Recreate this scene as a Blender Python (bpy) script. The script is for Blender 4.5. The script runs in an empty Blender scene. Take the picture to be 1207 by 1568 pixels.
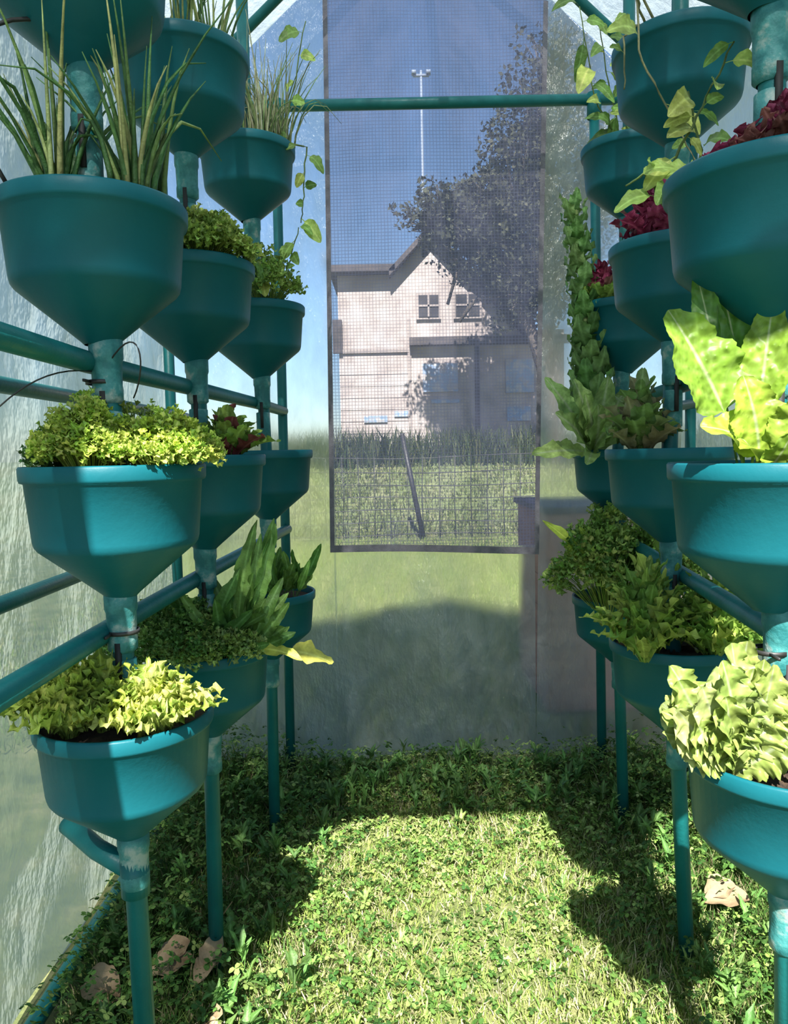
import bpy, math, random
import numpy as np
from mathutils import Vector, Matrix, Euler
random.seed(7); rng=np.random.default_rng(7)
S=bpy.context.scene
R=random.uniform
# ------------------------------------------------------------ materials
def mat(name):
    m=bpy.data.materials.new(name); m.use_nodes=True
    nt=m.node_tree; nt.nodes.clear()
    out=nt.nodes.new('ShaderNodeOutputMaterial')
    return m,nt,out
def N(nt,t,**k):
    n=nt.nodes.new(t)
    for a,b in k.items(): setattr(n,a,b)
    return n
def noise(nt,scale,detail=4,vec=None,rough=.6,stretch=None):
    n=N(nt,'ShaderNodeTexNoise'); n.inputs['Scale'].default_value=scale; n.inputs['Detail'].default_value=detail; n.inputs['Roughness'].default_value=rough
    tc=N(nt,'ShaderNodeTexCoord'); mp=N(nt,'ShaderNodeMapping')
    nt.links.new(tc.outputs['Object'],mp.inputs[0])
    if stretch: mp.inputs['Scale'].default_value=stretch
    nt.links.new(mp.outputs[0],n.inputs['Vector'])
    return n
def ramp(nt,src,stops):
    r=N(nt,'ShaderNodeValToRGB'); el=r.color_ramp.elements
    while len(el)<len(stops): el.new(.5)
    for e,(p,c) in zip(el,stops): e.position=p; e.color=(*c,1)
    nt.links.new(src,r.inputs[0]); return r
def simple(name,stops,scale=10,rough=.6,bump=0,bscale=40,metal=0,stretch=None,spec=.5):
    m,nt,out=mat(name); p=N(nt,'ShaderNodeBsdfPrincipled')
    n=noise(nt,scale,5,stretch=stretch); r=ramp(nt,n.outputs[0],stops)
    nt.links.new(r.outputs[0],p.inputs['Base Color']); p.inputs['Roughness'].default_value=rough; p.inputs['Metallic'].default_value=metal
    p.inputs['Specular IOR Level'].default_value=spec
    if bump:
        b=N(nt,'ShaderNodeBump'); b.inputs['Strength'].default_value=bump; b.inputs['Distance'].default_value=.01
        n2=noise(nt,bscale,5); nt.links.new(n2.outputs[0],b.inputs['Height']); nt.links.new(b.outputs[0],p.inputs['Normal'])
    nt.links.new(p.outputs[0],out.inputs[0]); return m
M_pot=simple('pot_plastic',[(.3,(.004,.088,.112)),(.7,(.006,.108,.134))],6,.42,.05,90,spec=.2)
M_tube=simple('painted_tube',[(.3,(.006,.105,.108)),(.7,(.009,.14,.142))],9,.40,.12,60,spec=.3)
M_joint=simple('worn_joint',[(.42,(.012,.13,.135)),(.55,(.045,.22,.215)),(.66,(.28,.36,.33))],26,.6,.3,60)
M_dark=simple('dark_slot',[(.3,(.008,.01,.01)),(.7,(.02,.02,.02))],20,.7)
M_soil=simple('potting_soil',[(.3,(.02,.012,.007)),(.7,(.09,.055,.03))],60,.95,.8,70)
M_wire=simple('wire_black',[(.3,(.01,.01,.01)),(.7,(.03,.03,.03))],20,.5)

def leafmat(name,trans=.35,rough=.45,sat=1.0,nscale=40,pucker=0,k=.8):
    m,nt,out=mat(name)
    at=N(nt,'ShaderNodeAttribute',attribute_name='Col')
    n=noise(nt,nscale,3); r=ramp(nt,n.outputs[0],[(.3,(.6*k,.6*k,.6*k)),(.7,(1.25*k,1.25*k,1.2*k))])
    mx=N(nt,'ShaderNodeMix',data_type='RGBA',blend_type='MULTIPLY'); mx.inputs[0].default_value=1
    nt.links.new(at.outputs['Color'],mx.inputs[6]); nt.links.new(r.outputs[0],mx.inputs[7])
    p=N(nt,'ShaderNodeBsdfPrincipled'); p.inputs['Roughness'].default_value=rough; p.inputs['Specular IOR Level'].default_value=.3
    b=N(nt,'ShaderNodeBump'); b.inputs['Strength'].default_value=.6; b.inputs['Distance'].default_value=.004
    col=mx.outputs[2]
    if pucker:
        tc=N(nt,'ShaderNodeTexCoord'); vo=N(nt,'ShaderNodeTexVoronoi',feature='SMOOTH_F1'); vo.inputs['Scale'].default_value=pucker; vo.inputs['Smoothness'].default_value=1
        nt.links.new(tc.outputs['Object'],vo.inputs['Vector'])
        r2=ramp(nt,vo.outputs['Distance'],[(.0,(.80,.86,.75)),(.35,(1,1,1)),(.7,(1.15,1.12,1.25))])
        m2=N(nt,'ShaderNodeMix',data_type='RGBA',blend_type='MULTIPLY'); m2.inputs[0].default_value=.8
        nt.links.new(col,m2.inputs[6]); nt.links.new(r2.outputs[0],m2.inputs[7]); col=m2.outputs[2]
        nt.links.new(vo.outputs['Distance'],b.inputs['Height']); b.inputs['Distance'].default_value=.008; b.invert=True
    else:
        n2=noise(nt,120,3); nt.links.new(n2.outputs[0],b.inputs['Height'])
    nt.links.new(col,p.inputs['Base Color'])
    nt.links.new(b.outputs[0],p.inputs['Normal'])
    t=N(nt,'ShaderNodeBsdfTranslucent'); nt.links.new(col,t.inputs[0])
    ms=N(nt,'ShaderNodeMixShader'); ms.inputs[0].default_value=trans
    nt.links.new(p.outputs[0],ms.inputs[1]); nt.links.new(t.outputs[0],ms.inputs[2]); nt.links.new(ms.outputs[0],out.inputs[0])
    return m
M_leaf=leafmat('leaf_tissue'); M_grass=leafmat('grass_tissue',.3,.6,k=.88); M_puck=leafmat('puckered_leaf',.30,.42,pucker=95,k=.56)
M_far=leafmat('tree_foliage',.15,.7,nscale=3)

def film(name,clear,tint,bump=.5,stretch=(1,1,1),tl=.6,gl=.1,var=.09,haze=0):
    m,nt,out=mat(name)
    d=N(nt,'ShaderNodeBsdfDiffuse'); d.inputs[0].default_value=(*tint,1)
    t=N(nt,'ShaderNodeBsdfTranslucent'); t.inputs[0].default_value=(*tint,1)
    g=N(nt,'ShaderNodeBsdfGlossy'); g.inputs['Roughness'].default_value=.28; g.inputs[0].default_value=(.9,.9,.9,1)
    tr=N(nt,'ShaderNodeBsdfTransparent'); tr.inputs[0].default_value=(.97,.99,.98,1)
    n1=noise(nt,5,6,stretch=stretch,rough=.65); n2=noise(nt,26,3,stretch=stretch)
    ad=N(nt,'ShaderNodeMath',operation='MULTIPLY_ADD'); ad.inputs[1].default_value=.25
    nt.links.new(n2.outputs[0],ad.inputs[0]); nt.links.new(n1.outputs[0],ad.inputs[2])
    b=N(nt,'ShaderNodeBump'); b.inputs['Strength'].default_value=bump; b.inputs['Distance'].default_value=.05
    nt.links.new(ad.outputs[0],b.inputs['Height'])
    for s in (d,t,g): nt.links.new(b.outputs[0],s.inputs['Normal'])
    a=N(nt,'ShaderNodeMixShader'); a.inputs[0].default_value=tl
    nt.links.new(d.outputs[0],a.inputs[1]); nt.links.new(t.outputs[0],a.inputs[2])
    gm=N(nt,'ShaderNodeMixShader'); gm.inputs[0].default_value=gl
    nt.links.new(a.outputs[0],gm.inputs[1]); nt.links.new(g.outputs[0],gm.inputs[2])
    mr=N(nt,'ShaderNodeMapRange'); mr.inputs['From Min'].default_value=.45; mr.inputs['From Max'].default_value=.8
    mr.inputs['To Min'].default_value=1-clear-var; mr.inputs['To Max'].default_value=1-clear+var
    nt.links.new(ad.outputs[0],mr.inputs[0])
    see=tr.outputs[0]
    if haze:
        rf=N(nt,'ShaderNodeBsdfRefraction'); rf.inputs['IOR'].default_value=1.07; rf.inputs['Roughness'].default_value=.42; rf.inputs[0].default_value=(.97,.99,.98,1)
        hm=N(nt,'ShaderNodeMixShader'); hm.inputs[0].default_value=haze
        nt.links.new(tr.outputs[0],hm.inputs[1]); nt.links.new(rf.outputs[0],hm.inputs[2]); see=hm.outputs[0]
    f=N(nt,'ShaderNodeMixShader'); nt.links.new(mr.outputs[0],f.inputs[0])
    nt.links.new(see,f.inputs[1]); nt.links.new(gm.outputs[0],f.inputs[2]); nt.links.new(f.outputs[0],out.inputs[0])
    return m
M_back=film('clear_film',.64,(.42,.50,.49),1.0,(1,1,.5),gl=.10,haze=.75,var=.14,tl=.72)
M_side=film('side_film',.16,(.48,.55,.51),1.0,(1,.6,.35),gl=.14)
M_roof=film('roof_film',.08,(.40,.47,.50),.4)

def meshcloth():
    m,nt,out=mat('shade_mesh'); L=nt.links.new
    tc=N(nt,'ShaderNodeTexCoord'); sp=N(nt,'ShaderNodeSeparateXYZ')
    nz=noise(nt,4,3); vm=N(nt,'ShaderNodeVectorMath',operation='MULTIPLY_ADD'); vm.inputs[1].default_value=(.006,.006,.006)
    L(nz.outputs['Color'],vm.inputs[0]); L(tc.outputs['Object'],vm.inputs[2]); L(vm.outputs[0],sp.inputs[0])
    def lines(sock,period,frac):
        a=N(nt,'ShaderNodeMath',operation='DIVIDE'); a.inputs[1].default_value=period; L(sock,a.inputs[0])
        b=N(nt,'ShaderNodeMath',operation='FRACT'); L(a.outputs[0],b.inputs[0])
        c=N(nt,'ShaderNodeMath',operation='LESS_THAN'); c.inputs[1].default_value=frac; L(b.outputs[0],c.inputs[0]); return c.outputs[0]
    def mx(a,b,op='MAXIMUM'):
        c=N(nt,'ShaderNodeMath',operation=op); L(a,c.inputs[0]); L(b,c.inputs[1]); return c.outputs[0]
    coarse=mx(lines(sp.outputs[0],.0120,.24),lines(sp.outputs[2],.0120,.24))
    fine=mx(lines(sp.outputs[0],.0040,.36),lines(sp.outputs[2],.0040,.36))
    s2=N(nt,'ShaderNodeMath',operation='MULTIPLY'); s2.inputs[1].default_value=.46; L(coarse,s2.inputs[0])
    s1=N(nt,'ShaderNodeMath',operation='MULTIPLY'); s1.inputs[1].default_value=.34; L(fine,s1.inputs[0])
    al=mx(s1.outputs[0],s2.outputs[0])
    n3=noise(nt,3,5,stretch=(1.5,1,.25)); ma=N(nt,'ShaderNodeMath',operation='MULTIPLY_ADD'); ma.inputs[1].default_value=.60; L(n3.outputs[0],ma.inputs[0]); L(al,ma.inputs[2]); ma.use_clamp=True
    d=N(nt,'ShaderNodeBsdfDiffuse'); d.inputs[0].default_value=(.22,.22,.33,1)
    t=N(nt,'ShaderNodeBsdfTranslucent'); t.inputs[0].default_value=(.26,.26,.38,1)
    a=N(nt,'ShaderNodeMixShader'); L(d.outputs[0],a.inputs[1]); L(t.outputs[0],a.inputs[2])
    tr=N(nt,'ShaderNodeBsdfTransparent'); f=N(nt,'ShaderNodeMixShader')
    L(ma.outputs[0],f.inputs[0]); L(tr.outputs[0],f.inputs[1]); L(a.outputs[0],f.inputs[2]); L(f.outputs[0],out.inputs[0]); return m
M_mesh=meshcloth()
M_hem=simple('hem_fabric',[(.3,(.13,.12,.15)),(.7,(.22,.21,.24))],30,.9,.3,200)

# ------------------------------------------------------------ mesh builder
class MB:
    def __init__(s): s.v=[];s.f=[];s.c=[];s.m=[]
    def add(s,vs,fs,col=(1,1,1),mi=0):
        o=len(s.v); s.v+= [tuple(p) for p in vs]
        if isinstance(col,list): s.c+=col
        else: s.c+=[col]*len(vs)
        s.f+=[tuple(i+o for i in f) for f in fs]; s.m+=[mi]*len(fs)
    def obj(s,name,mats,smooth=True,parent=None,loc=None):
        me=bpy.data.meshes.new(name); me.from_pydata(s.v,[],s.f)
        for m in mats: me.materials.append(m)
        me.polygons.foreach_set('material_index',s.m)
        me.polygons.foreach_set('use_smooth',[smooth]*len(s.f))
        a=me.color_attributes.new('Col','FLOAT_COLOR','POINT')
        a.data.foreach_set('color',np.c_[np.array(s.c,dtype=float),np.ones(len(s.c))].ravel())
        me.update()
        o=bpy.data.objects.new(name,me); S.collection.objects.link(o)
        if parent: o.parent=parent
        return o
def lathe(mb,prof,c,seg=64,mi=0,col=(1,1,1),zs=1):
    vs=[];fs=[]
    for r,z in prof:
        for i in range(seg):
            a=2*math.pi*i/seg; vs.append((c[0]+r*math.cos(a),c[1]+r*math.sin(a),c[2]+z*zs))
    for j in range(len(prof)-1):
        for i in range(seg):
            k=(i+1)%seg; fs.append((j*seg+i,j*seg+k,(j+1)*seg+k,(j+1)*seg+i))
    mb.add(vs,fs,col,mi)
def tube(mb,pts,r0,r1=None,n=8,mi=0,col=(1,1,1),cap=True):
    if r1 is None: r1=r0
    pts=[Vector(p) for p in pts]; vs=[];fs=[];K=len(pts)
    for j,p in enumerate(pts):
        d=(pts[min(j+1,K-1)]-pts[max(j-1,0)]).normalized()
        ref=Vector((0,0,1)) if abs(d.z)<.9 else Vector((0,1,0))
        a=d.cross(ref).normalized(); b=d.cross(a)
        r=r0+(r1-r0)*j/(K-1)
        for i in range(n):
            t=2*math.pi*i/n; vs.append(p+a*r*math.cos(t)+b*r*math.sin(t))
    for j in range(K-1):
        for i in range(n):
            k=(i+1)%n; fs.append((j*n+i,j*n+k,(j+1)*n+k,(j+1)*n+i))
    if cap: fs+=[tuple(range(n))[::-1],tuple(range((K-1)*n,K*n))]
    mb.add(vs,fs,col,mi)
def box(mb,a,b,mi=0,col=(1,1,1)):
    x0,y0,z0=a;x1,y1,z1=b
    mb.add([(x0,y0,z0),(x1,y0,z0),(x1,y1,z0),(x0,y1,z0),(x0,y0,z1),(x1,y0,z1),(x1,y1,z1),(x0,y1,z1)],
      [(0,3,2,1),(4,5,6,7),(0,1,5,4),(1,2,6,5),(2,3,7,6),(3,0,4,7)],col,mi)
def jit(c,k=.2):
    f=1+R(-k,k); g=1+R(-k*.4,k*.4); return (c[0]*f*g,c[1]*f,c[2]*f)
def leaf(mb,base,tip,width,nrm=(0,0,1),arch=.1,pet=.15,ruf=.1,freq=5,col=(.1,.3,.05),mi=0,nl=9,nw=4,cup=.2,blunt=.55,lobes=0,rib=None,droop=0,serr=0,sf=0):
    base=Vector(base);tip=Vector(tip);d=tip-base;L=d.length
    if L<1e-5:return
    n=Vector(nrm); side=d.cross(n)
    if side.length<1e-5: side=d.cross(Vector((.3,.5,.2)))
    side.normalize(); n=side.cross(d).normalized()
    ph=R(0,6.28);ph2=R(0,6.28); vs=[];cs=[];W2=width/2; rib=rib or tuple(min(1,x*1.5+.06) for x in col)
    for j in range(nl+1):
        t=j/nl
        if t<pet: w=.06+.02*t
        else:
            q=(t-pet)/(1-pet); w=.08+.92*(math.sin(math.pi*min(1,q**blunt*.97+.0))**.75 if 0<q<1 else 0)
            if j==nl: w=.10
            if lobes: w*=.45+.55*abs(math.sin(q*math.pi*lobes+ph))
            if serr and 0<j<nl: w*=1+serr*(1 if j%2 else -1)
        mid=base+d*t+n*(arch*L*4*t*(1-t))-Vector((0,0,1))*droop*L*t*t
        wv=math.sin(freq*t*6.28+ph); wv2=math.sin(freq*2.3*t*6.28+ph2)
        wq=math.sin(freq*t*6.28*.87+ph2); wq2=math.sin(freq*2.1*t*6.28+ph)
        for i in range(-nw,nw+1):
            s=i/nw; e=abs(s)
            A,B=(wv,wv2) if s>0 else (wq,wq2)
            h=cup*e*e*w*W2+ruf*width*(e**2.2*A+.45*e**3*B)*min(1,w*1.2)
            vs.append(mid+side*(s*w*W2*(1+.35*ruf*B*e))+n*h+d.normalized()*(.25*ruf*width*e*e*A))
            k=rib if i==0 else col
            vein=0
            if sf and 0<e<1: vein=.28*max(0,math.sin((t-e*.18)*6.28*sf))**4
            sh=1+.15*e*A+R(-.06,.06)+vein; cs.append((k[0]*sh+vein*.1,k[1]*sh,k[2]*sh+vein*.12))
    q=2*nw+1; fs=[(j*q+i,j*q+i+1,(j+1)*q+i+1,(j+1)*q+i) for j in range(nl) for i in range(q-1)]
    mb.add(vs,fs,cs,mi)

# ------------------------------------------------------------ planter towers
PZ=.975
POT=[(.023,-.205),(.028,-.200),(.060,-.172),(.113,-.127),(.1172,-.121),(.1192,-.113),(.1265,-.026),(.1315,-.024),(.133,-.020),(.1335,-.003),(.1315,0),(.128,.0),(.1265,-.004),(.1235,-.03),(.115,-.112),(.108,-.122),(.03,-.185)]
towers={
'LF':[(-.440,1.12,1.912),(-.432,1.12,1.520),(-.420,1.12,1.142),(-.423,1.12,.762)],
'LM':[(-.412,1.58,1.970),(-.415,1.58,1.550),(-.406,1.58,1.155),(-.410,1.58,.745)],
'LB':[(-.388,2.13,2.005),(-.375,2.14,1.573),(-.366,2.15,1.167),(-.370,2.15,.755)],
'RF':[(.485,.98,1.895),(.495,.98,1.498),(.504,.98,1.130),(.530,.98,.735)],
'RM':[(.600,1.57,1.965),(.594,1.57,1.568),(.590,1.58,1.15),(.600,1.58,.735)],
'RB':[(.690,2.18,2.005),(.682,2.19,1.570),(.668,2.2,1.15),(.667,2.2,.71)]}
bases={'LF':-.415,'LM':-.420,'LB':-.380,'RF':.545,'RM':.640,'RB':.690}
for key,pots in towers.items():
    em=bpy.data.objects.new('planter_tower',None); S.collection.objects.link(em)
    b0=pots[-1]; base=(bases[key],b0[1],-.03)
    mb=MB(); path=[(pots[0][0],pots[0][1],pots[0][2]+.5)]+[ (p[0],p[1],p[2]) for p in pots]+[base]
    tube(mb,path,.0165,n=20); mb.obj('post',[M_tube],parent=em)
    for i,p in enumerate(pots):
        mb=MB(); lathe(mb,POT,p,zs=PZ); mb.obj(f'pot_{i+1}',[M_pot],parent=em)
        ms=MB(); seg=36
        rings=[.02,.06,.1,.1235]
        vv=[];ff=[]
        for r in rings:
            for k in range(seg):
                a=k/seg*2*math.pi; vv.append((p[0]+r*math.cos(a),p[1]+r*math.sin(a),p[2]-.020+R(-.006,.006)*(r<.12)))
        for j in range(3):
            for k in range(seg): ff.append((j*seg+k,j*seg+(k+1)%seg,(j+1)*seg+(k+1)%seg,(j+1)*seg+k))
        ms.add(vv,ff); ms.obj(f'soil_{i+1}',[M_soil],parent=em)
        nx=pots[i+1] if i<3 else base; dx=(nx[0]-p[0])/(p[2]-nx[2])
        mj=MB(); q=(p[0]+dx*.22,p[1],p[2]+.003)
        lathe(mj,[(.0165,-.19),(.0245,-.195),(.0245,-.222),(.0225,-.228),(.0215,-.262),(.0225,-.268),(.0222,-.285),(.0168,-.290)],q,28)
        if i<3:
            lathe(mj,[(.0168,-.30),(.0195,-.302),(.0195,-.375),(.0168,-.378)],q,24)
            box(mj,(q[0]-.004,q[1]-.0235,q[2]-.345),(q[0]+.004,q[1]-.017,q[2]-.272),1)
        mj.obj(f'coupling_{i+1}',[M_joint,M_dark],parent=em)

# ------------------------------------------------------------ greenhouse frame
XL,XR,AX,EZ,AZ,YB,YF=-.80,1.07,.135,2.30,3.15,2.74,-.15
def roofz(x): return EZ+(AZ-EZ)*((x-XL)/(AX-XL) if x<AX else (XR-x)/(XR-AX))
fr=MB(); r=.0165
for z in (.885,1.295):
    tube(fr,[(-.455,.3,z),(-.45,1.12,z),(-.43,1.58,z+.005),(-.396,2.15,z+.01),(-.375,2.58,z+.01)],r,n=16)
    tube(fr,[(-.735,.0,z),(-.735,2.66,z)],r,n=16)
    tube(fr,[(.50,.3,z),(.535,.98,z),(.625,1.58,z-.01),(.70,2.2,z-.01),(.725,2.58,z-.01)],r,n=16)
    tube(fr,[(1.0,.0,z),(1.0,2.66,z)],r,n=16)
tube(fr,[(-.37,2.58,2.3),(-.390,2.58,-.03)],.0165,n=16)
tube(fr,[(.70,2.58,2.3),(.730,2.58,-.03)],.0165,n=16)
tube(fr,[(-.76,2.58,2.32),(1.03,2.58,2.32)],.0185,n=16)
lathe(fr,[(.021,-.05),(.024,-.05),(.024,.03),(.021,.03)],(.70,2.58,2.31),20)
lathe(fr,[(.021,-.05),(.024,-.05),(.024,.03),(.021,.03)],(-.37,2.58,2.31),20)
for y in (2.58,-.12):
    tube(fr,[(XL+.04,y,EZ-.01),(AX,y,AZ-.04),(XR-.04,y,EZ-.01)],.018,n=16)
    tube(fr,[(XL+.03,y,-.02),(XL+.04,y,EZ)],.018,n=16); tube(fr,[(XR-.03,y,-.02),(XR-.04,y,EZ)],.018,n=16)
tube(fr,[(-.78,-.13,2.36),(1.05,-.13,2.36)],.018,n=16)
tube(fr,[(XL+.05,0,EZ+.02),(XL+.05,2.6,EZ+.02)],.018,n=16); tube(fr,[(XR-.05,0,EZ+.02),(XR-.05,2.6,EZ+.02)],.018,n=16)
tube(fr,[(AX,0,AZ-.05),(AX,2.6,AZ-.05)],.018,n=16)
tube(fr,[(XL+.06,0,.03),(XL+.06,2.6,.03)],.018,n=16)
fr.obj('greenhouse_frame',[M_tube])
st=MB(); tube(st,[(-.425,1.12,.505),(-.50,1.17,.512),(-.565,1.225,.522),(-.575,1.232,.524)],.0165,n=18)
lathe(st,[(.0168,-.03),(.022,-.03),(.022,.03),(.0168,.03)],(-.421,1.12,.495),22); st.obj('pipe_stub',[M_tube])

def sheet(name,fn,nu,nv,m):
    mb=MB(); vs=[fn(i/nu,j/nv) for j in range(nv+1) for i in range(nu+1)]
    fs=[(j*(nu+1)+i,j*(nu+1)+i+1,(j+1)*(nu+1)+i+1,(j+1)*(nu+1)+i) for j in range(nv) for i in range(nu)]
    mb.add(vs,fs); return mb.obj(name,[m])
def wob(a,b,k=.008): return k*(math.sin(a*7+b*3)+.6*math.sin(a*13-b*9+1)+.5*math.sin(b*17+a*5))
sheet('wall_left',lambda u,v:(XL+wob(u*3,v*2),YF+u*(YB-YF),v*EZ),60,40,M_side)
sheet('wall_right',lambda u,v:(XR+wob(u*3,v*2+4),YF+u*(YB-YF),v*EZ),60,40,M_side)
def roof(u,v):
    x=XL+u*(XR-XL); return (x,YF+v*(YB-YF),roofz(x))
sheet('ceiling',roof,40,30,M_roof)
# back wall with window opening
WL0,WR0,WL1,WR1,WZ=-.2275,.523,-.200,.565,.80
mb=MB()
def col_panel(x0b,x1b,x0t,x1t,n=12,nz=30):
    vs=[]
    for j in range(nz+1):
        for i in range(n+1):
            a=i/n; t=j/nz; xt=x0t+(x1t-x0t)*a; xb=x0b+(x1b-x0b)*a
            z=t*(roofz(xt)); x=xb+(xt-xb)*t; vs.append((x,YB+wob(x*2,z*2,.005)*min(1,(1-abs(2*a-1))*4),z))
    mb.add(vs,[(j*(n+1)+i,j*(n+1)+i+1,(j+1)*(n+1)+i+1,(j+1)*(n+1)+i) for j in range(nz) for i in range(n)])
col_panel(XL,WL0,XL,WL1); col_panel(WR0,XR,WR1,XR)
vs=[];n=20
for j in range(n+1):
    for i in range(n+1):
        a=i/n;t=j/n; x=WL0+(WR0-WL0)*a; z=t*WZ; vs.append((x,YB+wob(x*2,z*2,.005)*min(1,(1-abs(2*a-1))*4),z))
mb.add(vs,[(j*(n+1)+i,j*(n+1)+i+1,(j+1)*(n+1)+i+1,(j+1)*(n+1)+i) for j in range(n) for i in range(n)])
mb.obj('wall_back',[M_back])
# front wall around the open doorway
mb=MB(); DL=-.50; DR=1.0; DT=2.36
mb.add([(XL,YF,0),(DL,YF,0),(DL,YF,DT),(XL,YF,EZ),],[(0,1,2,3)])
mb.add([(DR,YF,0),(XR,YF,0),(XR,YF,EZ),(DR,YF,DT)],[(0,1,2,3)])
mb.add([(XL,YF,EZ),(DL,YF,DT),(DR,YF,DT),(XR,YF,EZ),(AX,YF,AZ)],[(0,1,2,3,4)])
mb.obj('wall_front',[M_roof],smooth=False)
# mesh window
mb=MB(); yw=YB-.012
nu,nv=16,40; vs=[]
for j in range(nv+1):
    for i in range(nu+1):
        a=i/nu;t=j/nv; xb=WL0-.012+(WR0-WL0+.024)*a; xt=WL1-.012+(WR1-WL1+.024)*a
        zb=WZ-.01+.004*math.sin(a*4)-.02*a; z=zb+(roofz(xt)-.03-zb)*t; x=xb+(xt-xb)*t
        vs.append((x,yw+.006*math.sin(x*9+z*2),z))
g=lambda j,i:j*(nu+1)+i
fs=[(g(j,i),g(j,i+1),g(j+1,i+1),g(j+1,i)) for j in range(nv) for i in range(nu)]
mb.add(vs,fs,mi=0)
hv=.017
def strip(pts_in,off):
    v=[];
    for p in pts_in: v+= [Vector(p)+Vector((0,-.004,0)),Vector(p)+Vector(off)+Vector((0,-.004,0))]
    mb.add(v,[(2*k,2*k+1,2*k+3,2*k+2) for k in range(len(pts_in)-1)],mi=1)
strip([vs[g(j,0)] for j in range(nv+1)],(hv,0,0)); strip([vs[g(j,nu)] for j in range(nv+1)],(-hv,0,0))
strip([vs[g(0,i)] for i in range(nu+1)],(0,0,.026))
mb.obj('window_1',[M_mesh,M_hem])

# ------------------------------------------------------------ ground + vegetation on it
M_ground=simple('ground_turf',[(.3,(.05,.07,.018)),(.5,(.12,.145,.045)),(.72,(.24,.225,.10))],7,.95,.6,50)
mb=MB(); n=60
xs=np.concatenate([np.linspace(-60,-2,12),np.linspace(-1.8,2.2,30),np.linspace(3,60,12)])
ys=np.concatenate([np.linspace(-20,0,6),np.linspace(.3,3,30),np.linspace(4,90,18)])
vv=[(x,y,(.012*math.sin(x*6+y*4)+.01*math.sin(y*9-x*5) if -1.5<x<1.8 and 0<y<2.8 else 0)-.012) for y in ys for x in xs]; nx=len(xs)
mb.add(vv,[(j*nx+i,j*nx+i+1,(j+1)*nx+i+1,(j+1)*nx+i) for j in range(len(ys)-1) for i in range(nx-1)])
mb.obj('ground',[M_ground])
M_bank=simple('bank_turf',[(.3,(.09,.12,.04)),(.5,(.14,.17,.065)),(.72,(.22,.22,.11))],1.5,.95,.6,12)
def bankz(y): 
    t=min(1,max(0,(y-10.2)/4.0)); return 1.12*t*t*(3-2*t)-.02
mb=MB(); ys=np.linspace(10.0,15.9,24); xs=np.linspace(-40,40,40)
mb.add([(x,y,bankz(y)+.03*math.sin(x*1.3+y)) for y in ys for x in xs],[(j*40+i,j*40+i+1,(j+1)*40+i+1,(j+1)*40+i) for j in range(23) for i in range(39)])
mb.add([(-40,15.9,1.1),(40,15.9,1.1),(40,60,1.1),(-40,60,1.1)],[(0,1,2,3)])
mb.obj('grass_bank',[M_bank])
def np_obj(name,v,faces,cols,m,smooth=False):
    me=bpy.data.meshes.new(name); me.from_pydata(v.tolist(),[],faces); me.materials.append(m)
    a=me.color_attributes.new('Col','FLOAT_COLOR','POINT'); a.data.foreach_set('color',np.c_[cols,np.ones(len(cols))].ravel())
    me.update(); o=bpy.data.objects.new(name,me); S.collection.objects.link(o); return o
def blades(x,y,z,l,w,lean,cols):
    n=len(x); a=rng.uniform(0,2*np.pi,n); b=rng.uniform(0,2*np.pi,n)
    sx,sy=np.cos(b)*w/2,np.sin(b)*w/2
    hx,hy=np.cos(a)*lean*l,np.sin(a)*lean*l
    h=l*np.sqrt(np.clip(1-lean**2,.05,1))
    P=np.zeros((n,5,3))
    P[:,0]=np.c_[x-sx,y-sy,z];P[:,1]=np.c_[x+sx,y+sy,z]
    P[:,2]=np.c_[x-sx*.8+hx*.35,y-sy*.8+hy*.35,z+h*.6];P[:,3]=np.c_[x+sx*.8+hx*.35,y+sy*.8+hy*.35,z+h*.6]
    P[:,4]=np.c_[x+hx,y+hy,z+h]
    i=np.arange(n)*5
    f=np.c_[i,i+1,i+3,i+2].tolist()+np.c_[i+2,i+3,i+4].tolist()
    return P.reshape(-1,3),f,np.repeat(cols,5,axis=0)
def colmix(n,palette,weights,j=.25):
    p=np.array(palette); k=rng.choice(len(p),n,p=np.array(weights)/sum(weights)); c=p[k]*(1+rng.uniform(-j,j,(n,1))); return np.clip(c,0,1)
def patchy(x,y): return np.sin(x*11+y*5)*.5+np.sin(y*13-x*7+1)*.5
n=68000; x=rng.uniform(-.70,.97,n); y=rng.uniform(.75,2.64,n)
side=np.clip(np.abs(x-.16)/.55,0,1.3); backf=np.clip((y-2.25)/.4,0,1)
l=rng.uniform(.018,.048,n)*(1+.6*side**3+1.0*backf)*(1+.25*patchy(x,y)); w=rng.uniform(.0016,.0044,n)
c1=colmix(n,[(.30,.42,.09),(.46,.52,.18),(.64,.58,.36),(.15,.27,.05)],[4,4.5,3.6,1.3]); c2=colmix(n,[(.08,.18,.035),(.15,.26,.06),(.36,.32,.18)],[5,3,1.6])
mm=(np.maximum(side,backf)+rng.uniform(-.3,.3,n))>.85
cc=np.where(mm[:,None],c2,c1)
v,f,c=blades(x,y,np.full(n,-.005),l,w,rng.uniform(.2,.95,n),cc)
np_obj('lawn_grass',v,f,c,M_grass)
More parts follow.
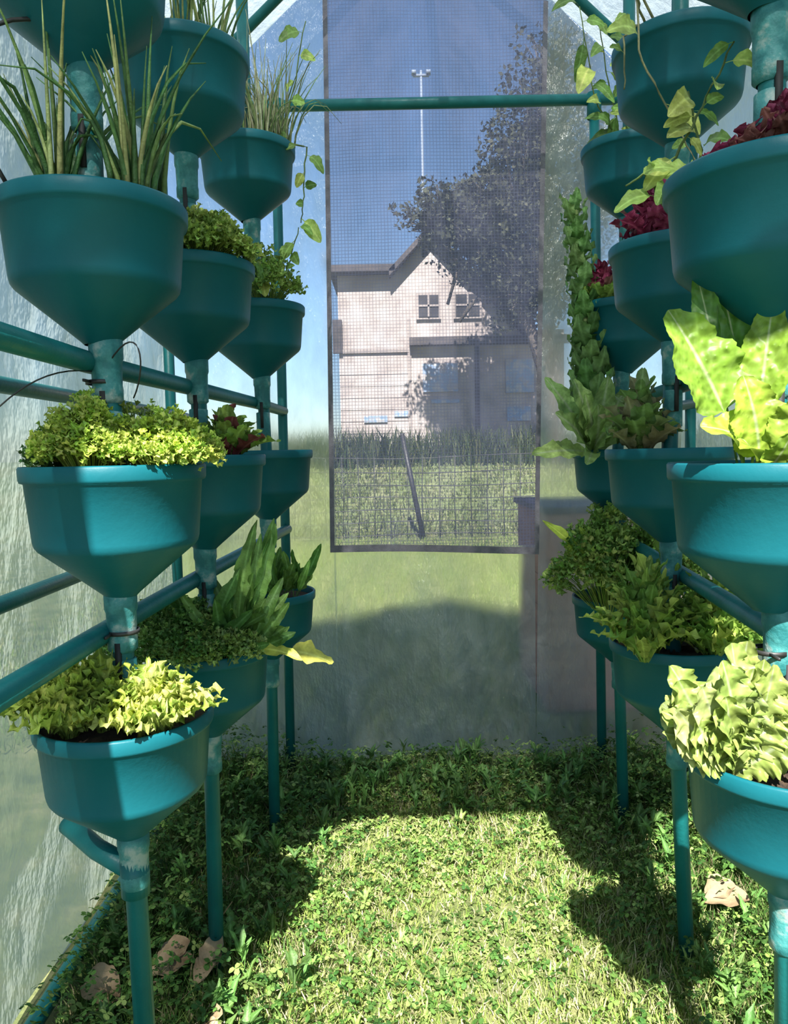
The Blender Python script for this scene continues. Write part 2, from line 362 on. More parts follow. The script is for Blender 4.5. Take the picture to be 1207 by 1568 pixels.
def clover(name,n,xf,yf,hmul,smul,pal,wt,keep=None):
    x=xf(n);y=yf(n)
    if keep is not None:
        k=keep(x,y); x=x[k];y=y[k];n=len(x)
    side=np.clip(np.abs(x-.16)/.55,0,1.3);bk=np.clip((y-2.2)/.4,0,1)
    h=rng.uniform(.01,.05,n)*(.7+1.0*side**2+1.2*bk)*hmul; sz=rng.uniform(.005,.0125,n)*smul
    cols=colmix(n,pal,wt)
    prof=np.array([(0,0),(.45,.42),(.95,.40),(1.12,.0),(.95,-.40),(.45,-.42)])
    rot0=rng.uniform(0,6.28,n); tx=rng.uniform(-.7,.7,n);ty=rng.uniform(-.9,.4,n)
    allv=np.zeros((n,3,6,3))
    for k in range(3):
        a=rot0+k*2.094
        for q,(px,py) in enumerate(prof):
            lx=sz*(px*np.cos(a)-py*np.sin(a)); ly=sz*(px*np.sin(a)+py*np.cos(a))
            allv[:,k,q]=np.c_[x+lx,y+ly,h+lx*tx+ly*ty-.25*sz*px+.25*sz*abs(py)]
    V=allv.reshape(-1,3); i=np.arange(n*3)*6
    return np_obj(name,V,np.c_[i,i+1,i+2,i+3,i+4,i+5].tolist(),np.repeat(cols,18,axis=0),M_grass)
def xs_side(n):
    s=rng.random(n)<.62; return np.where(s,-.72+.94*rng.random(n)**1.5,.99-.8*rng.random(n)**1.5)
clover('clover_patch',14000,xs_side,lambda n:rng.uniform(.8,2.65,n),1.1,1.1,[(.09,.21,.04),(.15,.28,.06),(.26,.36,.10),(.05,.14,.03)],[4,3,1.5,2],keep=lambda x,y:patchy(x,y)+rng.uniform(-.9,1.3,len(x))>-.2)
clover('clover_patch',9000,lambda n:rng.uniform(-.4,.85,n),lambda n:.9+1.75*rng.random(n)**.55,.8,.9,[(.24,.40,.08),(.36,.50,.14),(.48,.57,.22)],[3,3,1.5],keep=lambda x,y:patchy(x*1.3,y*1.3)+(y-1.85)*1.3+rng.uniform(-.5,.6,len(x))>0)
wb=MB()
for k in range(560):
    if k<270: x=R(-.66,.94); y=R(2.25,2.62)
    elif k<470: x=random.choice([R(-.7,-.2),R(.62,.95)]); y=R(1.2,2.6)
    else: x=R(-.35,.8); y=R(1.0,2.5)
    m_=.55 if k>=470 else 1
    L=R(.03,.07)*m_; hh=R(.03,.10)*m_; cl=jit((.13,.27,.06) if k<470 else (.3,.46,.12),.35)
    tube(wb,[(x,y,0),(x+R(-.01,.01),y,hh)],.0012,n=4,col=cl)
    for q in range(6):
        a=R(0,6.28); leaf(wb,(x,y,hh*R(.4,1)),(x+math.cos(a)*L*.6,y+math.sin(a)*L*.6,hh+R(-.01,.03)),L*.35,(0,0,1),.1,.15,.1,1.5,cl,nl=6,nw=2,lobes=2)
wb.obj('garden_weeds',[M_leaf])
# outside lawn
n=26000; x=rng.uniform(-2.5,3.5,n); y=2.85+7*rng.random(n)**1.2
k_=~((x>.55)&(x<1.6)&(y>3.1)&(y<4.0)); x=x[k_];y=y[k_];n=len(x)
v,f,c=blades(x,y,np.zeros(n),rng.uniform(.03,.08,n),rng.uniform(.006,.014,n),rng.uniform(.1,.8,n),.72*colmix(n,[(.22,.33,.07),(.34,.42,.12),(.46,.48,.20)],[4,4,2]))
np_obj('meadow_grass',v,f,c,M_grass)
n=24000; x=rng.uniform(-5,7,n); y=rng.uniform(10.2,14.3,n)
tt=(y-10.2)/4.1; L_=np.where(tt>.70,rng.uniform(.2,.68,n),rng.uniform(.04,.11,n)); zz=np.array([bankz(q) for q in y])
cl=np.where((tt>.70)[:,None],colmix(n,[(.05,.085,.03),(.09,.12,.045),(.16,.17,.08)],[4,3,1]),.8*colmix(n,[(.20,.26,.08),(.28,.33,.12),(.38,.39,.20)],[4,4,2.5]))*.85
v,f,c=blades(x,y,zz,L_,rng.uniform(.015,.04,n),rng.uniform(.05,.6,n),cl)
np_obj('tall_weeds',v,f,c,M_grass)
# dry leaves
M_dry=simple('dry_leaf',[(.3,(.16,.10,.05)),(.7,(.36,.27,.16))],14,.8,.4,60)
def dry(x,y,L,a):
    mb=MB(); dx,dy=math.cos(a)*L,math.sin(a)*L
    for s in (0,1):
        leaf(mb,(x+s*.015,y+s*.02,.045),(x+dx*(1-.2*s),y+dy+.03*s,.06+.02*s),L*.55,(0,-.4,1),.10,.04,.09,1.6,(.4,.3,.2),nl=24,nw=6,cup=.4,blunt=1.0)
    mb.obj('dry_leaf',[M_dry])
dry(-.55,1.50,.10,.4); dry(-.44,1.47,.09,1.2); dry(-.60,1.42,.08,2.6); dry(.73,1.72,.11,-.1); dry(-.40,1.35,.07,-.5)
tw=MB()
tube(tw,[(-.41,1.62,.02),(-.42,1.6,.12),(-.405,1.6,.2)],.003,.002,6); tube(tw,[(-.42,1.6,.1),(-.38,1.58,.16)],.002,.001,6); tube(tw,[(-.66,1.40,.03),(-.5,1.5,.05)],.003,.002,6)
tw.obj('dry_twig',[M_dry])

# ------------------------------------------------------------ outdoors
M_sid=simple('house_plaster',[(.3,(.30,.25,.235)),(.5,(.44,.375,.35)),(.7,(.54,.49,.47))],2.2,.85,.3,8)
M_roofh=simple('house_roofing',[(.3,(.04,.035,.035)),(.7,(.09,.075,.075))],5,.8)
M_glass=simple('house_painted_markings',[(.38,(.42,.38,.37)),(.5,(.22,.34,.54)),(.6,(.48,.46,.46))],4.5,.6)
M_dglass=simple('house_dark_glazing',[(.3,(.03,.03,.035)),(.7,(.07,.065,.065))],2,.2)
M_white=simple('house_trim_paint',[(.3,(.25,.21,.20)),(.7,(.34,.29,.27))],4,.6)
M_pole=simple('pole_steel',[(.3,(.14,.18,.26)),(.7,(.19,.23,.31))],4,.6)
H=MB(); Y0=16
poly=[(-1.1,0),(3.7,0),(3.7,3.72),(2.74,3.72),(.86,5.75),(.1,4.95),(-1.1,4.95)]
m=len(poly); H.add([(x,Y0,z) for x,z in poly]+[(x,Y0+5,z) for x,z in poly],[tuple(range(m)),tuple(range(2*m-1,m-1,-1))]+[(i,i+m,(i+1)%m+m,(i+1)%m) for i in range(m)],mi=0)
z=1.1
while z<3.1:
    H.add([(-1.1,Y0-.015,z),(.38,Y0-.015,z),(.38,Y0-.003,z+.24),(-1.1,Y0-.003,z+.24),(-1.1,Y0,z),(.38,Y0,z)],[(0,1,2,3),(4,5,1,0)],mi=0)
    z+=.25
def slab(a,b,th,mi,y0=-.35,y1=5.2):
    (xa,za),(xb,zb)=a,b
    H.add([(xa,Y0+y0,za),(xb,Y0+y0,zb),(xb,Y0+y1,zb),(xa,Y0+y1,za),(xa,Y0+y0,za+th),(xb,Y0+y0,zb+th),(xb,Y0+y1,zb+th),(xa,Y0+y1,za+th)],
     [(0,3,2,1),(4,5,6,7),(0,1,5,4),(1,2,6,5),(2,3,7,6),(3,0,4,7)],mi=mi)
slab((-1.25,4.93),(.12,4.93),.14,1); slab((.0,4.83),(.86,5.72),.13,1); slab((.86,5.72),(2.95,3.47),.13,1)
slab((.4,3.42),(3.9,3.42),.16,1,-.25,0)
for px in (1.82,): box(H,(px-.05,Y0-.24,0),(px+.05,Y0-.14,3.42),1)
def win(x,z,w,h,mi,fr=4):
    box(H,(x-w/2-.05,Y0-.07,z-h/2-.05),(x+w/2+.05,Y0-.04,z+h/2+.05),fr); box(H,(x-w/2,Y0-.09,z-h/2),(x+w/2,Y0-.06,z+h/2),mi)
    box(H,(x-.02,Y0-.11,z-h/2),(x+.02,Y0-.08,z+h/2),fr); box(H,(x-w/2,Y0-.11,z-.02),(x+w/2,Y0-.08,z+.02),fr)
win(.82,4.25,.42,.45,3); win(1.65,4.25,.5,.45,3)
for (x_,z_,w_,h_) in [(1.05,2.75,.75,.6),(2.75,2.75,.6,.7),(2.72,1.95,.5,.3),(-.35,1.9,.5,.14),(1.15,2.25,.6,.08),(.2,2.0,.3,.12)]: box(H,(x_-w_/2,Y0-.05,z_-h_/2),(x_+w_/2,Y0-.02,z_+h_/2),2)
box(H,(.36,Y0-.05,0),(.44,Y0-.02,4.0),4); box(H,(-1.22,Y0-.1,3.3),(-1.02,Y0,4.0),1); box(H,(-1.1,Y0-.06,3.3),(.4,Y0-.03,3.38),4)
H.obj('house',[M_sid,M_roofh,M_glass,M_dglass,M_white],smooth=False)
# tree
M_bark=simple('tree_bark',[(.3,(.06,.05,.04)),(.7,(.13,.105,.09))],8,.9)
T=MB()
tube(T,[(2.9,13.2,0),(2.75,13.2,2.4),(2.4,13.1,3.4),(1.9,13,4.1),(1.5,13,4.6)],.16,.05,10,col=(.1,.08,.06))
tube(T,[(2.75,13.2,2.4),(2.8,13.1,4),(2.5,13,5.4),(2.7,13,6.8)],.12,.03,8)
tube(T,[(2.3,13.1,3.5),(1.9,13.1,3.9),(1.45,13,3.75),(1.2,13,3.4)],.07,.03,8); tube(T,[(2.7,13.1,4.2),(3.4,13,5.4),(3.6,13,6.4)],.08,.03,8)
tube(T,[(1.5,13,4.5),(1.15,13,4.2),(1.0,13,3.7)],.05,.03,8)
blobs=[((1.6,13,4.95),(1.0,.9,.8),5200),((1.0,13,5.2),(.8,.7,.5),2600),((2.3,13,5.4),(1.15,.9,1.1),5600),((2.6,13,6.5),(.95,.8,1.0),3000),((2.5,13,4.1),(1.0,.8,.85),4600),((2.8,13,7.6),(.7,.6,.8),1000),((3.5,13,5.4),(.9,.8,1.3),1800),((1.9,13,4.2),(.7,.5,.35),1500)]
for c,rd,k in blobs:
    for _ in range(k//40):
        a=R(0,6.28);rr=R(.3,1)**.5; ph=R(-1.3,1.5); e=[c[0]+rd[0]*rr*math.cos(a)*math.cos(ph),c[1]+rd[1]*rr*math.sin(a)*math.cos(ph),c[2]+rd[2]*rr*math.sin(ph)]
        tube(T,[(c[0]+R(-.2,.2),c[1],c[2]-.3),e],.02,.006,4,cap=False)
PV=[]
for c,rd,k in blobs:
    d=rng.normal(size=(k,3)); d/=np.linalg.norm(d,axis=1)[:,None]; rr=rng.random(k)**.5
    jitn=1+.18*np.sin(d[:,0]*9+c[0]*5)+.18*np.sin(d[:,2]*11+c[2])
    PV.append(np.array(c)+d*rr[:,None]*np.array(rd)*jitn[:,None])
PV=np.concatenate(PV); k=len(PV); u=rng.normal(size=(k,3)); u/=np.linalg.norm(u,axis=1)[:,None]; w=np.cross(u,rng.normal(size=(k,3))); w/=np.linalg.norm(w,axis=1)[:,None]
s=rng.uniform(.03,.065,(k,1)); q=np.stack([PV-u*s,PV+w*s*.6,PV+u*s,PV-w*s*.6],1).reshape(-1,3)
i=np.arange(k)*4; cols=np.repeat(colmix(k,[(.045,.05,.03),(.07,.078,.045),(.11,.11,.065)],[4,3,1]),4,axis=0)
tree=T.obj('shade_tree',[M_bark]); lv=np_obj('tree_leaves',q,np.c_[i,i+1,i+2,i+3].tolist(),cols,M_far); lv.parent=tree
# fence
F=MB(); M_galv=simple('galvanised_wire',[(.3,(.03,.03,.03)),(.7,(.08,.08,.075))],5,.5,metal=.3)
for xx in np.arange(-4,6,.22): tube(F,[(xx,10,0),(xx+R(-.02,.02),10.02,.55),(xx+R(-.01,.01),10,1.12)],.0055,n=4)
for zz in (.05,.22,.38,.55,.72,.9,1.1): tube(F,[(xx,10,zz+.02*math.sin(xx*2+zz*4)) for xx in np.arange(-4,6,.5)],.006,n=4)
F.obj('wire_fence',[M_galv])
F=MB(); tube(F,[(.40,9.95,-.05),(.13,9.95,1.40)],.036,.03,8); box(F,(.10,9.93,1.38),(.16,9.97,1.42)); F.obj('fence_post',[M_wire])
for xx in (-2.6,3.2):
    F=MB(); tube(F,[(xx,9.95,-.05),(xx+.03,9.95,1.35)],.028,.024,8); box(F,(xx,9.93,1.33),(xx+.06,9.97,1.37)); F.obj('fence_post',[M_wire])
F=MB(); tube(F,[(1.22,26,0),(1.22,26,14.0)],.06,.04,10); box(F,(.95,25.96,13.8),(1.49,26.04,13.87)); box(F,(.9,25.9,13.87),(1.05,26.1,13.98)); box(F,(1.39,25.9,13.87),(1.54,26.1,13.98))
F.obj('light_pole',[M_pole])
# wooden compost bin outside
M_wood=simple('weathered_wood',[(.3,(.22,.11,.08)),(.7,(.34,.18,.13))],5,.85,.3,30,stretch=(1,1,6))
F=MB()
for k in range(6):
    z=.0+k*.146; box(F,(.66,3.22,z),(1.5,3.245,z+.144)); box(F,(.66,3.245,z),(.685,3.9,z+.144)); box(F,(1.475,3.245,z),(1.5,3.9,z+.144)); box(F,(.66,3.9,z),(1.5,3.925,z+.144))
for a in (.685,1.44):
    for b in (3.246,3.865): box(F,(a,b,0),(a+.035,b+.035,.88))
box(F,(.64,3.2,.88),(1.52,3.94,.905),1); F.obj('wooden_compost_bin',[M_wood,M_roofh],smooth=False)

# ------------------------------------------------------------ crops
def P(k,i): return Vector(towers[k][i])
def chives(c,n,h,spread,cols,tw=0,name='chive_plant',r=.0032,cx=None):
    mb=MB()
    cx=cx or [(0,0)]
    for k in range(n):
        o=random.choice(cx); a=R(0,6.28); rr=R(0,.03); b=Vector((c[0]+o[0]+math.cos(a)*rr,c[1]+o[1]+math.sin(a)*rr,c[2]-.02))
        H_=h*R(.55,1.05); s=R(.1,1)*spread; aa=a+R(-.5,.5); e=Vector((math.cos(aa)*s,math.sin(aa)*s,0)); cl=jit(random.choice(cols),.25)
        drp=R(0,.25) if R(0,1)<.7 else R(.3,.7)
        pts=[b+e*(t**1.5)*H_+Vector((0,0,H_*(t-drp*t*t*t))) for t in (0,.2,.4,.6,.8,1)]
        tube(mb,pts,r*R(.8,1.2),.0006,5,col=cl)
    return mb.obj(name,[M_leaf])
gch=[(.18,.35,.12),(.28,.42,.14),(.11,.26,.08),(.52,.58,.24)]
chives(P('LF',1),70,.33,.65,gch,r=.0056,cx=[(-.035,-.03),(.075,0),(.08,-.05),(-.05,.0)],name='spring_onion')
chives(P('LF',0),20,.3,.5,gch)
chives(P('LM',0),50,.33,.5,gch,cx=[(0,0),(.06,0),(-.06,0)])
chives(P('LB',0),130,.33,.45,[(.42,.50,.26),(.32,.46,.18),(.64,.66,.46)],cx=[(0,0),(.07,0),(.05,-.05),(.1,.02)],r=.003)
def frilly(name,parts):
    mb=MB()
    for c,off,rad,h,nst,col,lsz,k in parts:
        c=Vector(c)+Vector(off)
        for s in range(nst):
            a=R(0,6.28); rr=math.sqrt(R(0,1))*rad; hh=h*(1-.75*(rr/rad)**2)*R(.6,1.08)
            b=c+Vector((math.cos(a)*rr*.3,math.sin(a)*rr*.3,-.02)); e=c+Vector((math.cos(a)*rr,math.sin(a)*rr,hh)); cl=jit(random.choice(col),.22)
            tube(mb,[b,(b+e)/2+Vector((0,0,.012)),e],.0012,.0008,4,col=cl,cap=False)
            for q in range(k):
                o=Vector((R(-1,1),R(-1,1),R(-.8,.9))).normalized(); bb=e+o*lsz*R(.2,1.1)+Vector((0,0,-.004)); tt=bb+o*lsz*R(.5,.9)
                leaf(mb,bb,tt,lsz*R(.7,1.15),(R(-.6,.6),R(-.8,.3),1),.12,.05,.3,1.2,jit(cl,.2),nl=5,nw=2,cup=.4,lobes=2)
    return mb.obj(name,[M_leaf])
YG=[(.50,.66,.10),(.64,.76,.17),(.38,.58,.08)]
DG=[(.12,.28,.05),(.18,.36,.07),(.09,.22,.04)]
p=P('LF',2)
frilly('curly_parsley',[(p,(.085,-.035,0),.078,.072,160,YG,.012,17),(p,(-.015,-.055,0),.07,.095,160,YG,.012,17),(p,(-.085,.01,0),.055,.055,80,[(.14,.30,.07),(.10,.24,.06)],.010,12),(p,(.02,.04,0),.07,.11,50,[(.3,.42,.07)],.012,10)])
frilly('curly_parsley',[(P('LM',1),(.03,-.03,0),.11,.095,200,[(.36,.50,.10),(.50,.62,.16),(.24,.38,.07)],.015,13)])
frilly('curly_parsley',[(P('LM',3),(-.06,-.05,0),.15,.11,240,DG+[(.28,.42,.10)],.013,13),(P('LM',3),(.05,-.09,0),.09,.06,80,[(.30,.44,.10),(.38,.50,.15)],.013,12)])
frilly('celery_plant',[(P('LB',1),(.03,-.05,0),.10,.14,100,[(.34,.50,.11),(.24,.40,.08)],.018,9)])
def rosette(name,parts,mt=None):
    mb=MB()
    for it in parts:
        c,off,n,rad,h,width,col=it[:7]; ruf,freq,lobes,nl=(it[7] if len(it)>7 else (.18,4,0,26))
        c=Vector(c)+Vector(off)
        for k in range(n):
            f=k/n; a=k*2.4+R(-.3,.3); rr=rad*(1-.8*f)*R(.8,1.12); hh=h*(.25+.75*f)*R(.8,1.15)
            b=c+Vector((math.cos(a)*.012,math.sin(a)*.012,-.02)); t=c+Vector((math.cos(a)*rr,math.sin(a)*rr,hh))
            nr=Vector((-math.cos(a)*.5,-math.sin(a)*.5,1))
            leaf(mb,b,t,width*R(.8,1.15),nr,.16*R(.4,1.2),.10,ruf,freq,jit(random.choice(col),.18),nl=nl,nw=4,cup=.4,blunt=.85,lobes=lobes)
    return mb.obj(name,[mt or M_leaf])
FR=[(.56,.66,.12),(.68,.74,.20),(.44,.58,.10),(.34,.48,.08)]
FR2=[(.40,.54,.09),(.50,.62,.11),(.60,.70,.15)]
fz=(.38,5.5,6,30); p=P('LF',3)
rosette('frisee_lettuce',[(p,(.060,-.055,0),130,.110,.088,.034,FR,fz)])
rosette('frisee_lettuce',[(p,(-.065,-.05,0),130,.115,.098,.034,FR2,fz),(p,(-.02,-.03,0),60,.10,.10,.034,FR2,fz)])
RD=[(.28,.03,.09),(.42,.065,.16),(.17,.018,.05),(.28,.11,.10)]
rosette('red_lettuce',[(P('LM',2),(.06,-.03,0),50,.115,.10,.045,[(.2,.36,.06),(.32,.48,.09),(.24,.38,.07),(.2,.05,.05)])])
rosette('red_lettuce',[(P('RF',1),(.015,-.02,0),90,.12,.085,.040,RD,(.28,6,0,30))])
rosette('red_lettuce',[(P('RM',1),(-.045,-.03,0),60,.10,.12,.045,RD,(.26,5,0,28))])
rosette('red_lettuce',[(P('RB',1),(-.075,-.04,0),44,.10,.11,.045,RD+[(.30,.46,.09),(.24,.40,.08)])])
rosette('green_lettuce',[(P('RM',2),(-.07,-.02,0),38,.11,.15,.055,[(.20,.34,.09),(.30,.42,.15),(.32,.30,.15)])])
GL=[(.20,.38,.07),(.32,.50,.09),(.50,.62,.14)]
g_=(.30,5,4,28)
rosette('green_lettuce',[(P('RM',3),(-.09,-.09,0),90,.15,.19,.040,GL,g_),(P('RM',3),(.05,-.10,0),90,.15,.17,.040,GL,g_),(P('RM',3),(.17,-.04,0),50,.12,.14,.036,GL,g_),(P('RM',3),(0,.03,0),40,.12,.22,.04,GL[:2],g_)])
frilly('curly_parsley',[(P('RB',3),(-.05,-.09,0),.17,.27,200,[(.17,.34,.06),(.28,.44,.09),(.50,.60,.16)],.024,11),(P('RB',3),(.10,-.10,0),.12,.24,110,[(.17,.34,.06),(.28,.44,.09)],.024,11)])
def stalks(name,c,items,col,w=.035,ruf=.12,pet=.3,n=(0,-1,.3)):
    mb=MB(); c=Vector(c)
    for it in items:
        bx,by,tx,ty,tz=it[:5]; ww=it[5] if len(it)>5 else w
        leaf(mb,c+Vector((bx,by,-.02)),c+Vector((tx,ty,tz)),ww,(R(-.5,.5),-1,R(.1,.8)),R(-.06,.12),pet,ruf,3,jit(random.choice(col),.25),nl=18,nw=4,cup=.2,blunt=.7)
    return mb.obj(name,[M_leaf])
its=[]
for k in range(54):
    bx=R(.0,.09); tx=bx+R(-.11,.12); its.append((bx,R(-.04,.02),tx,R(-.14,.04),R(.03,.19)-abs(tx-.08)*.4,R(.022,.036)))
for k in range(6): its.append((.07,-.02,R(.11,.155),R(-.04,.02),R(.20,.275),R(.026,.036)))
stalks('swiss_chard',P('LM',3),its,[(.10,.23,.05),(.16,.32,.07),(.24,.42,.10)],ruf=.24)
its=[]
for k in range(30):
    bx=R(-.02,.08); its.append((bx,R(-.04,.02),bx+R(-.06,.08),R(-.1,.0),R(.05,.14),R(.02,.034)))
stalks('swiss_chard',P('LB',3),its,[(.12,.28,.05),(.18,.36,.07)],ruf=.2)
mb=MB(); leaf(mb,P('LM',3)+Vector((.14,-.05,-.005)),P('LM',3)+Vector((.275,-.06,-.03)),.05,(0,-.6,1),.12,.35,.16,2.5,(.80,.76,.16),nl=20,nw=5); leaf(mb,P('LM',3)+Vector((.10,-.06,.0)),P('LM',3)+Vector((.22,-.12,-.005)),.03,(0,-.6,1),.12,.3,.2,2,(.6,.65,.12),nl=16); mb.obj('yellowed_leaf',[M_leaf])
# mustard greens
MG=(.44,.64,.07)
mb=MB(); c=P('RF',2)
def ML(b,t,w,col,n=(0,-1,.25),arch=.06,pet=.3,ruf=.075,cup=.3):
    leaf(mb,c+Vector(b),c+Vector(t),w,n,arch,pet,ruf,4.5,col,nl=60,nw=12,cup=cup,blunt=.62,serr=.02,rib=(.7,.84,.42),sf=7)
ML((-.05,-.03,-.02),(-.160,-.05,.190),.092,(.30,.52,.06),(.15,-1,.3),pet=.40)
ML((-.05,-.02,-.02),(-.075,.02,.265),.055,(.15,.38,.05),(.3,-1,.1),pet=.45)
ML((-.05,-.01,-.02),(-.105,.0,.245),.045,(.14,.34,.05),(-.3,-1,.1),pet=.45)
ML((-.045,-.03,-.02),(-.020,-.03,.205),.062,(.34,.56,.06),(-.5,-1,.2),pet=.4)
ML((-.045,-.04,-.02),(-.135,-.09,.045),.075,MG,(0,-.8,.9),arch=.2,pet=.22)
ML((-.045,-.05,-.02),(-.080,-.08,.105),.074,MG,(-.1,-1,.5),arch=.1,pet=.25)
ML((-.04,-.05,-.02),(.040,-.10,.080),.088,(.46,.66,.09),(.1,-.9,.6),arch=.16,pet=.25)
ML((-.04,-.04,-.02),(-.03,-.10,.035),.05,(.30,.50,.06),(.1,-.9,.6),arch=.1,pet=.3)
mb.obj('mustard_greens',[M_puck])
# pale lettuce head
mb=MB(); c=P('RF',3)+Vector((-.095,-.035,.005))
for k in range(40):
    a=R(-1.1,1.1); dep=R(-.045,.05); ln=R(.085,.150)*(1-.25*abs(a)/1.1)
    t=c+Vector((math.sin(a)*ln*.95-.0,dep-.02,math.cos(a)*ln+.020))
    leaf(mb,c+Vector((0,dep*.3,-.02)),t,R(.045,.07),(R(-.4,.4),-1,R(0,.4)),R(-.05,.08),.04,.16,6,jit(random.choice([(.50,.64,.16),(.58,.70,.24),(.40,.54,.12)]),.15),nl=54,nw=8,cup=.3,blunt=1.05,rib=(.72,.82,.46),sf=5)
for k in range(14):
    a=R(0,6.28); leaf(mb,c+Vector((0,0,-.01)),c+Vector((math.cos(a)*.09,math.sin(a)*.05,.055+R(-.02,.03))),.05,(0,-.4,1),.1,.1,.16,5,jit((.48,.62,.16),.15),nl=40,nw=7,blunt=.95,rib=(.7,.80,.44))
mb.obj('butterhead_lettuce',[M_puck])
mb=MB(); c=P('RF',3); leaf(mb,c+Vector((-.0,-.07,.0)),c+Vector((.02,-.09,.07)),.03,(0,-1,.2),.1,.1,.2,2,(.60,.36,.04),nl=14); leaf(mb,c+Vector((.02,-.06,.0)),c+Vector((-.015,-.08,.085)),.02,(0,-1,.2),.1,.1,.2,2,(.5,.45,.06),nl=14); leaf(mb,c+Vector((-.03,-.09,0)),c+Vector((.0,-.115,.02)),.03,(0,-1,.8),.1,.1,.1,2,(.03,.25,.2)); mb.obj('wilted_leaf',[M_leaf])
# bolting romaine
mb=MB(); c=P('RB',2)+Vector((-.095,-.06,0)); pts=[c+Vector((0,0,-.02)),c+Vector((-.005,0,.25)),c+Vector((-.03,0,.5)),c+Vector((-.045,0,.70))]
tube(mb,pts,.011,.005,8,col=(.36,.5,.18))
for k in range(58):
    t=k/58; z=.08+.60*t; L=.165*(1-.45*t); a=k*2.4; p=c+Vector((-.055*t**1.5,0,z))
    leaf(mb,p,p+Vector((math.cos(a)*L*.42,math.sin(a)*L*.42,L*R(.45,.75))),L*.42,(-math.cos(a),-math.sin(a),.7),-.10,.03,.18,2.5,jit(random.choice([(.14,.31,.08),(.22,.38,.12)]),.2),nl=18,nw=4,sf=3)
for tx,ty,tz,w in [(-.19,-.10,-.01,.06),(-.15,-.08,.20,.065),(-.08,-.12,.19,.07),(.07,-.08,.16,.07),(-.02,-.14,.12,.08),(-.13,-.12,.10,.07),(.10,-.06,.10,.07),(-.06,-.18,-.04,.045),(.02,-.1,.2,.07),(-.03,.05,.2,.07),(-.05,-.12,.15,.07),(.04,-.14,.08,.07)]:
    leaf(mb,c+Vector((0,0,-.01)),c+Vector((tx,ty,tz)),w,(0,-1,.6),.08,.12,.12,4,jit((.42,.58,.18) if tz<0 else (.30,.47,.15),.15),nl=26,nw=5,cup=.3,blunt=.85,rib=(.5,.6,.35),sf=5)
mb.obj('bolting_romaine',[M_leaf])
mb=MB(); c=P('RB',3)
for tx,ty,tz in [(-.24,-.08,.24),(-.20,-.12,.18),(-.16,-.14,.12),(-.14,-.1,.22)]: leaf(mb,c+Vector((-.05,-.04,-.01)),c+Vector((tx,ty,tz)),.055,(0,-.7,1),.12,.2,.12,3,(.52,.68,.10),nl=20,nw=5)
mb.obj('mustard_greens',[M_leaf])
# leafy stems
def vine(name,paths,lsz,col,every=.05,stem=(.2,.3,.1),asp=.5):
    mb=MB()
    for pts in paths:
        pts=[Vector(p) for p in pts]; sm=[]
        for a,b in zip(pts,pts[1:]):
            for q in range(6): sm.append(a.lerp(b,q/6)+Vector((R(-.003,.003),0,0)))
        sm.append(pts[-1]); tube(mb,sm,.0026,.0014,6,col=stem); acc=0;s=1
        for a,b in zip(sm,sm[1:]):
            acc+=(b-a).length
            if acc>every*R(.5,1.3):
                acc=0; s=-s; L=lsz*R(.5,1.25); d=Vector((s*R(.1,1),R(-.8,.2),R(-.9,.5))).normalized()
                leaf(mb,b,b+d*L,L*asp*R(.8,1.2),(R(-.6,.6),-1,R(.0,.8)),R(.05,.2),.2,.07,2.5,jit(random.choice(col),.3),nl=20,nw=5,droop=.25,blunt=.75,sf=5)
    return mb.obj(name,[M_leaf])
PG=[(.28,.46,.10),(.48,.60,.14),(.18,.34,.07)]
b=P('RB',0); vine('pepper_plant',[[b+Vector((-.03,-.05,-.02)),b+Vector((-.07,-.06,.12)),b+Vector((-.10,-.06,.3))],[b+Vector((-.03,-.05,-.02)),b+Vector((-.12,-.08,.10)),b+Vector((-.16,-.08,.34))],[b+Vector((-.0,-.05,-.02)),b+Vector((-.02,-.06,.15)),b+Vector((-.03,-.08,.32))]],.085,PG,.032,asp=.42)
b=P('RM',0); vine('pepper_plant',[[b+Vector((-.10,-.08,.0)),b+Vector((-.13,-.12,.03)),b+Vector((-.125,-.14,-.1)),b+Vector((-.06,-.15,-.22)),b+Vector((-.03,-.17,-.30))],[b+Vector((-.08,-.08,.0)),b+Vector((-.14,-.1,.1)),b+Vector((-.18,-.1,.16))],[b+Vector((-.11,-.07,.0)),b+Vector((-.15,-.11,-.04)),b+Vector((-.15,-.12,-.14))]],.07,PG,.13,stem=(.34,.34,.18))
b=P('RF',1); vine('pepper_plant',[[b+Vector((-.10,.10,-.01)),b+Vector((-.09,.10,.05)),b+Vector((-.06,.08,.12)),b+Vector((-.02,.07,.20))],[b+Vector((-.10,.10,-.01)),b+Vector((-.13,.10,.04)),b+Vector((-.16,.09,.02))],[b+Vector((-.08,.10,-.01)),b+Vector((-.05,.10,.07)),b+Vector((-.07,.1,.15))]],.055,PG,.02)
b=P('LB',0); vine('pea_vine',[[b+Vector((.10,-.05,-.02)),b+Vector((.14,-.06,.12)),b+Vector((.18,-.06,.3))],[b+Vector((.12,-.03,0)),b+Vector((.17,-.05,-.02)),b+Vector((.16,-.05,-.15)),b+Vector((.15,-.05,-.22))]],.06,PG,.045,asp=.6)
b=P('LB',1); vine('pea_vine',[[b+Vector((.05,-.05,-.02)),b+Vector((.10,-.06,.10)),b+Vector((.13,-.06,.20))],[b+Vector((.03,-.06,-.02)),b+Vector((.02,-.09,.08)),b+Vector((.04,-.09,.14))]],.06,PG,.025,asp=.6)
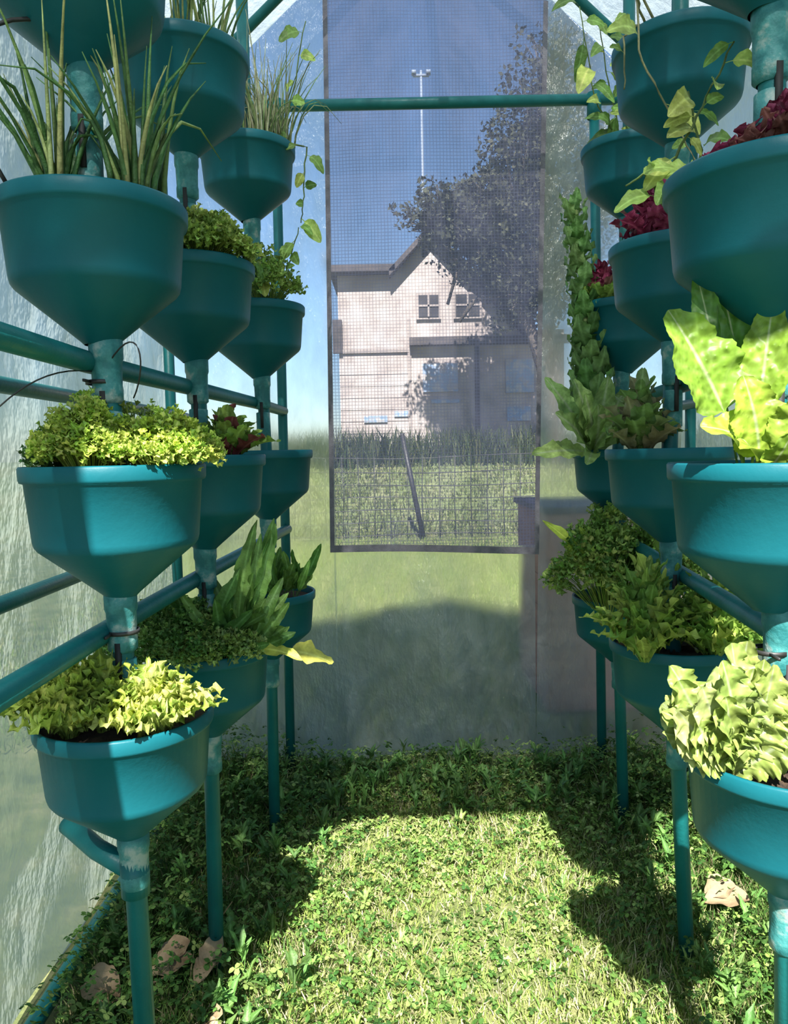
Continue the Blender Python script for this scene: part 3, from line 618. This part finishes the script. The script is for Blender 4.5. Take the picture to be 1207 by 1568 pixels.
# cables and ties
mb=MB()
cp=lambda p:[Vector(p[0])*(1-t)**3+Vector(p[1])*3*t*(1-t)**2+Vector(p[2])*3*t*t*(1-t)+Vector(p[3])*t**3 for t in [i/14 for i in range(15)]]
tube(mb,cp([(-.47,1.08,1.76),(-.56,1.0,1.74),(-.56,1.0,1.62),(-.52,1.05,1.525)]),.003,n=6)
tube(mb,cp([(-.42,1.11,1.29),(-.35,1.06,1.36),(-.34,1.05,1.28),(-.38,1.1,1.24)]),.0012,n=6)
tube(mb,cp([(-.44,1.1,1.28),(-.48,1.0,1.28),(-.52,.98,1.22),(-.57,.98,1.17)]),.0012,n=6)
mb.obj('irrigation_cable',[M_wire])
for key,i,dz in (('RF',2,.0),('RF',2,.07),('LF',1,0),('LF',2,0)):
    p=P(key,i); z=p.z-.255-dz; mb=MB(); lathe(mb,[(.0225,-.003),(.0245,-.003),(.0245,.003),(.0225,.003)],(p.x+.0,p.y,z),20); box(mb,(p.x-.012,p.y-.045,z-.002),(p.x-.009,p.y-.02,z+.002)); mb.obj('cable_tie',[M_wire])

# ------------------------------------------------------------ light
W=bpy.data.worlds.new('sky'); S.world=W; W.use_nodes=True; nt=W.node_tree; bg=nt.nodes['Background']
sk=nt.nodes.new('ShaderNodeTexSky'); sk.sky_type='NISHITA'; sk.sun_disc=False; sk.sun_elevation=math.radians(44.5); sk.sun_rotation=math.radians(184.5); sk.ozone_density=5; sk.dust_density=.5
nt.links.new(sk.outputs[0],bg.inputs[0]); bg.inputs[1].default_value=.135
d=Vector((.075,1,-math.tan(math.radians(44.5)))).normalized()
sl=bpy.data.lights.new('sun','SUN'); sl.energy=12.0; sl.angle=math.radians(.55); sl.color=(1,.96,.90)
so=bpy.data.objects.new('sun',sl); S.collection.objects.link(so); so.rotation_euler=d.to_track_quat('-Z','Y').to_euler(); so.location=(0,-5,8)
cam=bpy.data.cameras.new('camera'); co=bpy.data.objects.new('camera',cam); S.collection.objects.link(co)
cam.sensor_fit='VERTICAL'; cam.sensor_height=36; cam.lens=26.0; cam.clip_start=.02; cam.clip_end=500
co.matrix_world=Matrix.Translation((0,0,1.15))@Euler((math.radians(85.5),0,0)).to_matrix().to_4x4()@Matrix.Rotation(math.radians(-1.2),4,'Z')
S.camera=co
S.view_settings.view_transform='Standard'; S.view_settings.look='None'; S.view_settings.exposure=.62
